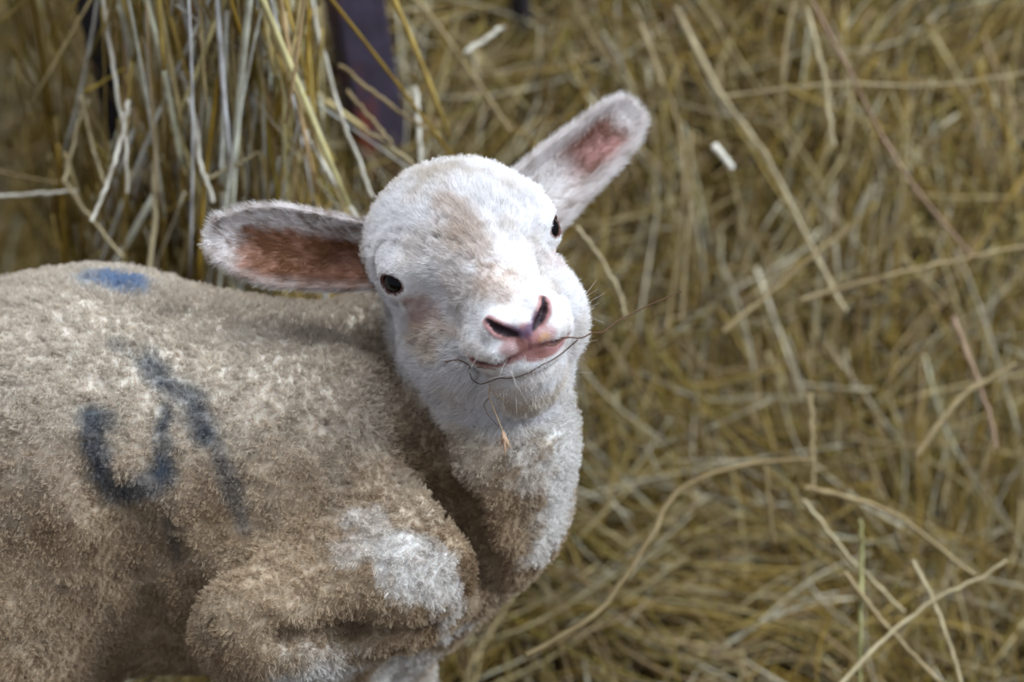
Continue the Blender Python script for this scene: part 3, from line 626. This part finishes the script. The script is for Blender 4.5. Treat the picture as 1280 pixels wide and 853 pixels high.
def coat_color(p, q, inf):
    """colour of hide and coat, some light painted in: p world, q head cm, inf ear info"""
    n1 = vnoise(p, 60, 1); n2 = vnoise(p, 160, 2); n3 = vnoise(p, 25, 3); n4 = vnoise(p, 400, 4)
    fleece = mix(lin(206, 186, 160), lin(180, 155, 126), ss(.2, .9, n3 * .5 + n2 * .5))
    fleece = mix(fleece, lin(160, 146, 124), ss(.6, .95, n1) * .3)
    fleece = mix(fleece, lin(232, 224, 212), ss(.285, .36, p[:, 2] + (n1 - .5) * .02) * .75)  # light falling on the back, painted into the wool: paler with height
    white = lin(244, 240, 236) + 0 * fleece
    wt = np.zeros(len(p))
    for c, r, a in SOIL:
        dd = np.sqrt(((p - c) ** 2).sum(1)) + (n1 - .5) * .016
        fleece = mix(fleece, lin(132, 104, 72), a * (1 - ss(r * .3, r * 1.2, dd)))
    for c, r, a in PATCH:
        if c is None: continue
        dd = np.sqrt(((p - c) ** 2).sum(1)) + (n1 - .5) * .012 + (n2 - .5) * .012
        wt = np.maximum(wt, a * (1 - ss(r * .6, r * 1.15, dd)))
    wt = np.maximum(wt, 1 - ss(.12, .17, p[:, 2]))                # white legs
    fleece = mix(fleece, white, wt)
    # head: clean white with a few dirty places
    hd = np.sqrt(((q - V3(0, 1.7, -1.4)) / V3(6.6, 8.0, 6.8)) ** 2 @ np.ones(3))
    face = mix(lin(246, 243, 243) + 0 * fleece, lin(220, 204, 188), ss(.4, .85, vnoise(q, .9, 5)) * .35)
    def blob(c, r, col, a):
        nonlocal face
        d_ = np.sqrt((((q - c) / r) ** 2).sum(1)) + (vnoise(q, 2.2, 8) - .5) * .6
        face = mix(face, col, a * (1 - ss(.45, 1.15, d_)))
    blob(V3(-.5, 2.6, 2.4), V3(1.2, 3.4, 2.0), lin(200, 172, 146), .5)       # dirty bridge
    blob(V3(-.4, 6.0, .4), V3(1.3, 1.9, 1.2), lin(196, 164, 138), .45)
    blob(V3(0, -1.8, 5.0), V3(3.2, 2.6, 1.6), lin(196, 180, 158), .6)
    blob(V3(-3.6, 1.9, -1.0), V3(1.4, 1.5, 1.0), lin(186, 146, 134), .6)     # tear duct side
    blob(V3(-3.4, 2.3, -2.4), V3(2.0, 2.0, 1.2), lin(198, 172, 142), .6)
    blob(V3(3.4, 1.6, -1.3), V3(1.2, 1.3, 1.0), lin(236, 212, 208), .5)
    blob(V3(0, 5.5, -5.8), V3(2.0, 1.4, .9), lin(206, 184, 146), .45)
    c = mix(fleece, face, 1 - ss(.92, 1.12, hd + (n1 - .5) * .2))
    # dye
    dn = (n2 - .5) * .006 + (n1 - .5) * .004
    for pts, r, a in MARKS:
        if len(pts) > 1:
            d_ = seg_dist(p, pts) + dn
            c = mix(c, lin(66, 86, 106), a * .9 * (1 - ss(r * .3, r * 1.3, d_)) * (.6 + .5 * n2))
    if SPOT is not None:
        d_ = np.sqrt((((p - SPOT) / V3(1.5, 1, .8)) ** 2).sum(1)) + dn * 1.5
        c = mix(c, lin(104, 148, 196), .8 * (1 - ss(.002, .020, d_)))
    # dirt specks along the fold by the neck
    c = mix(c, lin(96, 76, 50), ss(.78, .9, n4) * ss(.5, .7, n1) * .5)
    # ears
    e = inf[:, 3] > 0
    if e.any():
        t, s, side = inf[e, 0], np.abs(inf[e, 1]), inf[e, 2]
        pe = p[e]; nn = .5 * vnoise(pe, 260, 6) + .5 * vnoise(pe, 620, 16); n5 = .6 * vnoise(pe, 70, 9) + .4 * vnoise(pe, 300, 19)
        rim = mix(lin(244, 238, 236) + 0 * pe, lin(150, 124, 108), ss(.45, .75, nn) * (.45 + .35 * (inf[e, 3] == 1)))
        left = inf[e, 3] == 1
        inner = mix(lin(182, 138, 116) + 0 * pe, lin(128, 84, 54), ss(.25, .6, n5))
        inner = np.where(left[:, None], inner, mix(lin(190, 146, 138) + 0 * pe, lin(136, 94, 78), ss(.3, .6, n5)))
        k = (1 - ss(.48, .82, s + (nn - .5) * .25)) * (1 - ss(.62, .84, t + (nn - .5) * .16)) * np.where(left, 1, ss(.22, .42, t))
        sv = inf[e, 1]
        kl = (1 - ss(.30, .62, sv * -1 + (nn - .5) * .35)) * (1 - ss(.62, .82, t + (nn - .5) * .22)) * (1 - .5 * ss(.6, .95, sv))
        k = np.where(left, kl, k)
        c[e] = np.where((side > 0)[:, None], mix(rim, inner, k), rim)
    return np.clip(c, 0, 1)
def bare(q):
    """0..1: hairless nose leather, lips and eye rims"""
    nose = 1 - ss(.55, .85, s_cap(q, (-.2, 8.35, -1.5), (-.2, 8.35, -2.2), 0., 0.))
    for s in (-1, 1):
        nose = np.maximum(nose, 1 - ss(.12, .36, np.min([s_cap(q, *a) for a in NOSTRIL(s)], 0)))
        nose = np.maximum(nose, .8 * (1 - ss(.6, 1.1, np.sqrt((((q - V3(.85 * s - .2, 8.1, -1.85)) / V3(.8, .8, .55)) ** 2).sum(1)))))
    lip = 1 - ss(.75, 1.1, np.sqrt((((q - V3(.6, 7.8, -2.72)) / V3(1.4, 1.3, .48)) ** 2).sum(1)))
    r = np.maximum(nose, lip)
    for i in (0, 1):
        u = (q - EYES[i] - EDIR[i] * .85) @ eye_frame(i).T
        r = np.maximum(r, 1 - ss(1.0, 1.12, np.sqrt(((u / V3(.76, .55, .9)) ** 2).sum(1))))
    for s in (-1, 1):
        m = MOUTH(s)
        for a, b in zip(m, m[1:]): r = np.maximum(r, 1 - ss(.22, .42, s_cap(q, a, b, 0., 0.)))
    return r
def skin_color(p, q, inf):
    c = coat_color(p, q, inf) * .82
    b = bare(q) * (inf[:, 3] == 0)
    pink = mix(lin(172, 124, 122) + 0 * c, lin(140, 94, 86), ss(.35, .7, vnoise(q, 2.5, 11)) * .8)
    for s in (-1, 1):
        d = s_cap(q, (-.2 + .12 * s, 8.4, -1.35), (.75 * s - .2, 8.2, -.75), 0., 0.) + (vnoise(q, 7, 12) - .5) * .25
        pink = mix(pink, lin(92, 80, 108), .8 * (1 - ss(.12, .38, d)))
    d = np.abs(q[:, 0] + .2) + np.maximum(0, -2.4 - q[:, 2]) + np.maximum(0, q[:, 2] + 1.3)
    pink = mix(pink, lin(110, 62, 70), .7 * (1 - ss(.03, .16, d)))
    d = np.sqrt((((q - V3(.6, 8.1, -1.9)) / V3(.35, .8, .3)) ** 2).sum(1))
    pink = mix(pink, lin(206, 140, 60), .8 * (1 - ss(.4, 1.1, d + (vnoise(q, 7, 13) - .5) * .6)))
    for s in (-1, 1):        # dark lining of the nostrils and the line between the lips
        d = np.min([s_cap(q + V3(0, .08, 0), a, b, ra, rb) for a, b, ra, rb in NOSTRIL(s)], 0)
        pink = mix(pink, lin(40, 24, 30), 1 - ss(-.02, .07, d))
        m = MOUTH(s)
        for a, bb in zip(m, m[1:]): pink = mix(pink, lin(58, 34, 34), .85 * (1 - ss(.10, .2, s_cap(q, a, bb, 0., 0.))))
    eyer = np.minimum(((q - EYES[0]) ** 2).sum(1), ((q - EYES[1]) ** 2).sum(1)) < 2.2 ** 2
    pink[eyer] = lin(92, 62, 56)
    c = mix(c, pink, b)
    for i, fo in enumerate(FEET):   # hooves
        h = (p[:, 2] < .026) & (np.sqrt(((p[:, :2] - fo[:2]) ** 2).sum(1)) < .09)
        c[h] = lin(78, 66, 54)
    return c
aq = to_head(av)
M_skin = material('lamb_skin', attr='tint', rough=0.55, bump=(900, 0.35, 0.001), sss=0.12)
feet_c = np.mean(FEET, 0)
lamb = tag(empty('lamb', (feet_c[0], feet_c[1], 0)), 'young white lamb with blue dye marks on its flank, head turned and tilted, looking up', 'lamb')
mesh_obj('body', av, af, M_skin, lamb, skin_color(av, aq, info))

# eyes
M_eye = material('dark_eye', lin(5, 6, 9), rough=0.02, spec=0.30)
for i in (0, 1):
    nu, nv_ = 24, 16; vs, fs = [], []
    Me = eye_frame(i)
    for a in range(nv_ + 1):
        th = math.pi * a / nv_
        for b in range(nu):
            ph_ = 2 * math.pi * b / nu
            l = V3(math.sin(th) * math.cos(ph_), math.sin(th) * math.sin(ph_), math.cos(th))
            l[2] *= 1.0 + .10 * math.exp(-((th / .5) ** 2))     # cornea bulge
            vs.append(H(*(EYES[i] + (l * ER) @ Me)))
    for a in range(nv_):
        for b in range(nu):
            fs.append((a * nu + b, a * nu + (b + 1) % nu, (a + 1) * nu + (b + 1) % nu, (a + 1) * nu + b))
    mesh_obj('eye', vs, np.array(fs)[:, ::-1], M_eye, lamb)

if os.environ.get('LAMB_DBG'):
    for nm, x, y in [('c', *c) for c in ((478,405),(505,480),(535,560),(575,640),(600,700),(150,625),(205,700),(240,748),(250,800),(345,640),(290,698),(95,570),(150,680),(215,790),(300,600),(262,680),(205,640),(222,700),(350,794),(440,789),(540,782),(560,640),(590,700),(612,735))]:
        print('DBG', x, y, round(float((on_lamb(x, y) - CAM) @ FWD), 4))

    for nm, x, y in (('nostL_out', 608, 397), ('nostL_in', 645, 415), ('nostR_top', 679, 375), ('nostR_bot', 668, 405), ('phil_top', 655, 408), ('phil_bot', 662, 436), ('m1', 590, 453), ('m2', 615, 451), ('m3', 640, 449), ('m4', 685, 434), ('m5', 705, 428), ('m6', 722, 420), ('liplow', 685, 450), ('chin', 645, 480), ('chinlow', 640, 498), ('throat', 640, 525), ('eyeL', 490, 352), ('eyeR', 693, 290)):
        h = on_lamb(x, y); print('DBG', nm, None if h is None else np.round(to_head(h), 2))
# ------------------------------------------------------------------ the coat: real strands rooted in the hide
def strands(name, root, pts, radius, col, mat):
    """pts (N,n,3) world, radius (N,n), col (N,3)"""
    N, n, _ = pts.shape
    hc = bpy.data.hair_curves.new(name); hc.add_curves([n] * N)
    loc = np.array(lamb.matrix_world.translation)
    hc.attributes['position'].data.foreach_set('vector', (pts - loc).astype(np.float32).ravel())
    ra = hc.attributes.get('radius') or hc.attributes.new('radius', 'FLOAT', 'POINT')
    ra.data.foreach_set('value', radius.astype(np.float32).ravel())
    ca = hc.attributes.new('tint', 'FLOAT_COLOR', 'CURVE')
    ca.data.foreach_set('color', np.c_[col, np.ones(N)].astype(np.float32).ravel())
    hc.materials.append(mat)
    o = bpy.data.objects.new(name, hc); sc.collection.objects.link(o); o.parent = lamb
    return o
M_wool = material('lamb_wool', attr='tint', rough=0.75, spec=0.15, trans=0.3)
M_fur = material('lamb_hair', attr='tint', rough=0.5, spec=0.25, trans=0.3)
tri = np.vstack([af[:, [0, 1, 2]], af[:, [0, 2, 3]]])
ta = np.linalg.norm(np.cross(av[tri[:, 1]] - av[tri[:, 0]], av[tri[:, 2]] - av[tri[:, 0]]), axis=1) / 2
def sample(n, wv):
    """n roots on the hide, density by the vertex weights wv"""
    wt = ta * wv[tri].mean(1); k = rng.choice(len(tri), n, p=wt / wt.sum())
    u = rng.random((n, 2)); fl = u.sum(1) > 1; u[fl] = 1 - u[fl]
    b = np.c_[1 - u.sum(1), u]
    t = tri[k]; p = (av[t] * b[..., None]).sum(1); nn = nz((an[t] * b[..., None]).sum(1)); inf = (info[t] * b[..., None]).sum(1)
    inf[:, 2] = np.sign(inf[:, 2]); inf[:, 3] = np.round(inf[:, 3])
    return p, nn, inf
hd_ = np.sqrt(((aq - V3(0, 1.7, -1.4)) / V3(6.6, 8.0, 6.8)) ** 2 @ np.ones(3))
is_ear = info[:, 3] > 0
in_head = (hd_ < 1.02) & ~is_ear
facing = ((an * nz(CAM - av)).sum(1))
vis = np.where(facing > -.6, 1.0, .4) * np.where(av[:, 2] < .03, 0, 1)
# fleece: locks of short crimped wool whose tips lean together
def fleece(n_t, per):
    p, nn, inf = sample(n_t, vis * (~is_ear) * (hd_ > .97))
    q = to_head(p)
    low = 1 - ss(.10, .15, p[:, 2])
    grow = nz(V3(-.35, .1, -.75) + 0 * p)                       # lies back and down
    lean = rng.normal(size=p.shape) * .38 + grow * .30
    lean -= nn * (lean * nn).sum(1, keepdims=True)
    d = nz(nn + lean)
    ln = (.0026 + .0016 * rng.random(len(p)) + .0022 * ss(.35, .7, vnoise(p, 260, 41))) * (1 - .55 * low)
    n = 5
    P0 = np.repeat(p, per, 0); NN = np.repeat(nn, per, 0); Dd = np.repeat(d, per, 0); LN = np.repeat(ln, per)
    off = rng.normal(size=P0.shape) * .0010; off -= NN * (off * NN).sum(1, keepdims=True)
    t = np.linspace(0, 1, n)[None, :, None]
    line = P0[:, None] + off[:, None] * (1 - .72 * t) - NN[:, None] * .0010 + Dd[:, None] * (t * LN[:, None, None])
    pa = nz(np.cross(Dd, rng.normal(size=Dd.shape))); pb = np.cross(Dd, pa)
    ph = rng.random(len(P0))[:, None, None] * 6.28; fr = (5 + 4 * rng.random(len(P0)))[:, None, None]
    line = line + (pa[:, None] * np.sin(ph + fr * t) + pb[:, None] * np.cos(ph + fr * t)) * .0006 * t
    c = coat_color(p, q, inf * 0); tv = .74 + .36 * rng.random(len(p))
    c = np.repeat(c * tv[:, None], per, 0) * (.9 + .2 * rng.random(len(P0)))[:, None]
    r = np.full((len(P0), n), .00010) * np.linspace(1, .55, n)[None]
    return strands('fleece', lamb, line, r, np.clip(c, 0, .95), M_wool)
def fur_dir(q):
    """hair of the face sweeps from the nose back over the cheeks and brow"""
    d = q - V3(-.2, 8.6, -1.0)
    d = nz(d) + V3(0, -.55, 0)
    return nz(d) @ HM
def face_fur(n_h):
    wv = (1 - bare(aq)) * np.where(facing > -.3, 1, .35) * (~is_ear) * (hd_ < 1.06)
    for i in (0, 1): wv = wv * (np.sqrt(((aq - EYES[i]) ** 2).sum(1)) > .9)
    p, nn, inf = sample(n_h, wv)
    q = to_head(p)
    keep = bare(q) < rng.random(len(p)) * .8 + .1
    for i in (0, 1):
        u = (q - EYES[i] - EDIR[i] * .85) @ eye_frame(i).T
        keep &= np.sqrt(((u / V3(.92, .66, 1.0)) ** 2).sum(1)) > 1
    p, nn, inf, q = p[keep], nn[keep], inf[keep], q[keep]
    g = fur_dir(q); g -= nn * (g * nn).sum(1, keepdims=True); g = nz(g)
    # clumps of hair share a lean
    cl = np.stack([vnoise(q, 3.2, 20 + k) for k in range(3)], 1) - .5
    j = rng.normal(size=p.shape) * .22 + cl * 1.0
    muz = 1 - ss(5.0, 7.6, 8.6 - q[:, 1] + 5.0 - 5.0 + 0 * q[:, 0] + 2.0)
    muzzle = ss(3.5, 7.0, q[:, 1])
    crown = ss(-1, 3.5, q[:, 2]) * ss(2.5, -.5, q[:, 1]) if False else ss(-1, 3.5, q[:, 2]) * (1 - ss(-.5, 2.5, q[:, 1]))
    cheek = ss(-1.5, -4.5, q[:, 2]) if False else (1 - ss(-4.8, -1.5, q[:, 2]))
    up = .55 + .35 * crown + .25 * cheek - .15 * muzzle
    d = nz(g + nn * up[:, None] + j)
    ln = (.0052 + .0016 * crown + .0030 * cheek * (1 - muzzle) - .0026 * muzzle) * (.7 + .6 * rng.random(len(p)))
    for i in (0, 1): ln = np.where(((q - EYES[i]) ** 2).sum(1) < 1.9 ** 2, ln * .45, ln)
    n = 4; t = np.linspace(0, 1, n)[None, :, None]
    line = p[:, None] - nn[:, None] * .0006 + d[:, None] * (t * ln[:, None, None]) - nn[:, None] * (t ** 2 * (ln * .18)[:, None, None])
    line = line + rng.normal(size=line.shape) * .00018 * t
    c = coat_color(p, q, inf * 0) * (.86 + .22 * rng.random(len(p)) + .10 * cl[:, 0])[:, None]
    r = np.full((len(p), n), .000095) * np.linspace(1, .4, n)[None]
    return strands('face_hair', lamb, line, r, np.clip(c, 0, .97), M_fur)
def ear_fur(n_h):
    p, nn, inf = sample(n_h, is_ear * 1.0)
    t_, s_, sd, wh = inf.T
    T = np.where((wh == 1)[:, None], nz(P(258, 297, 1.24) - P(470, 325, 1.26)), nz(P(803, 124, 1.3) - P(665, 255, 1.29)))
    SS = np.where((wh == 1)[:, None], earL[4][15], earR[4][15])
    inside = (sd > 0) & (np.abs(s_) < .62) & (t_ < .82)
    ln = np.where(inside, .0028, .0055) * (.6 + .7 * rng.random(len(p)))
    g = T * .7 + SS * (s_ * np.where(sd > 0, .9, .4))[:, None]
    g -= nn * (g * nn).sum(1, keepdims=True)
    d = nz(nz(g) + nn * .38 + rng.normal(size=p.shape) * .16)
    keep = ~(inside & (rng.random(len(p)) < .45))
    p, nn, d, ln, inf = p[keep], nn[keep], d[keep], ln[keep], inf[keep]
    n = 4; t = np.linspace(0, 1, n)[None, :, None]
    line = p[:, None] + d[:, None] * (t * ln[:, None, None]) - nn[:, None] * (t ** 2 * (ln * .12)[:, None, None])
    c = coat_color(p, to_head(p), inf) * (.84 + .26 * rng.random(len(p)))[:, None]
    r = np.full((len(p), n), .00007) * np.linspace(1, .4, n)[None]
    return strands('ear_hair', lamb, line, r, np.clip(c, 0, .97), M_fur)
if not FAST:
    fleece(130000, 6); face_fur(230000); ear_fur(90000)
# whiskers round the lips and chin
def whiskers():
    spots = [(rng.uniform(585, 720), rng.uniform(440, 500)) for _ in range(90)] + [(rng.uniform(715, 735), rng.uniform(375, 470)) for _ in range(50)]
    L = []
    for x, y in spots:
        a = on_lamb(x, y)
        if a is None: continue
        d = nz(nz(a - H(0, 4, -3)) * .8 + rng.normal(size=3) * .35 + F * .2); l = rng.uniform(.006, .014)
        t = np.linspace(0, 1, 6)[:, None]; L.append(a + d * t * l + rng.normal(size=3) * .25 * l * t ** 2)
    L = np.array(L)
    strands("whiskers", lamb, L, np.full(L.shape[:2], .00009) * np.linspace(1, .3, 6), np.tile(lin(238, 232, 226), (len(L), 1)), M_fur)
if not FAST: whiskers()

# ------------------------------------------------------------------ what it is chewing
def face_line(pts, lift, deep=None):
    out, last = [], (on_lamb(640, 470) - CAM) @ FWD - lift
    for x, y in pts:
        h = on_lamb(x, y)
        dd = last if h is None else (h - CAM) @ FWD - lift
        if deep is not None and h is None: dd = last = (last or 1.2) + deep
        elif h is not None: last = dd
        out.append(P(x, y, dd))
    return out
M_twig = material('dark_dry_stem', lin(86, 58, 40), rough=.7)
M_sprig = material('pale_dry_stem', lin(196, 160, 118), rough=.7)
def thing_at(name, base, lab, cat): return tag(empty(name, base), lab, cat)
def fibre(name, pts, r, mat, parent, n=30):
    L = catmull(pts, n); L = L + rng.normal(size=L.shape) * .00012
    v, f, c = tubes(L[None], np.full((1, n), r) * np.linspace(1, .6, n), [V3(1, 1, 1)], 6)
    return mesh_obj(name, v, f, mat, parent)
A = face_line([(683, 432), (694, 431), (708, 422), (725, 423), (739, 417), (756, 414), (770, 403), (790, 392), (820, 378), (852, 364)], .007, .004)
tw = thing_at('twig', A[0], 'thin dark brown twig of dry hay held between the lips of the lamb', 'twig')
fibre('stem', A, .00042, M_twig, tw)
fibre('side_stem', face_line([(722, 425), (700, 444), (677, 457), (660, 467), (643, 472), (621, 474), (601, 480), (591, 475), (587, 467)], .008), .00036, M_twig, tw)
A2 = face_line([(556, 453), (573, 450), (588, 457), (604, 460), (621, 462)], .006)
t2 = thing_at('twig', A2[-1], 'short dark hair-thin twig poking out from the corner of the mouth over the cheek', 'twig')
fibre('stem', A2, .00034, M_twig, t2); fibre('side_stem', face_line([(587, 461), (591, 456), (594, 450)], .007), .0003, M_twig, t2)
d0 = (on_lamb(613, 484) - CAM) @ FWD - .006
sp = thing_at('grass_sprig', P(613, 484, d0), 'dry grass sprig with a small fanned seed head dangling below the chin', 'grass sprig')
fibre('stem', [P(613, 484, d0), P(611, 494, d0), P(617, 511, d0), P(625, 530, d0), P(631, 544, d0)], .00030, M_sprig, sp)
fibre('stem', [P(611, 498, d0), P(605, 506, d0), P(611, 520, d0), P(624, 534, d0)], .00024, M_twig, sp)
fibre('stem', [P(615, 488, d0), P(621, 495, d0), P(632, 501, d0)], .00022, M_sprig, sp)
Ls = []
for k in range(14):
    tx = 632 + rng.normal() * 4.5; ty = rng.uniform(556, 573) - abs(tx - 632) * .9
    Ls.append(catmull([P(629 + rng.normal(), 540 + rng.normal(), d0), P((629 + tx) / 2, (541 + ty) / 2, d0 - rng.uniform(-.001, .002)), P(tx, ty, d0)], 8))
v, f, c = tubes(np.array(Ls), np.tile(np.array([.2, .45, .6, .62, .5, .4, .25, .1]) * .001, (14, 1)), np.ones((14, 3)), 5)
mesh_obj('seed_head', v, f, material('seed_husk', lin(196, 162, 134), rough=.8), sp)
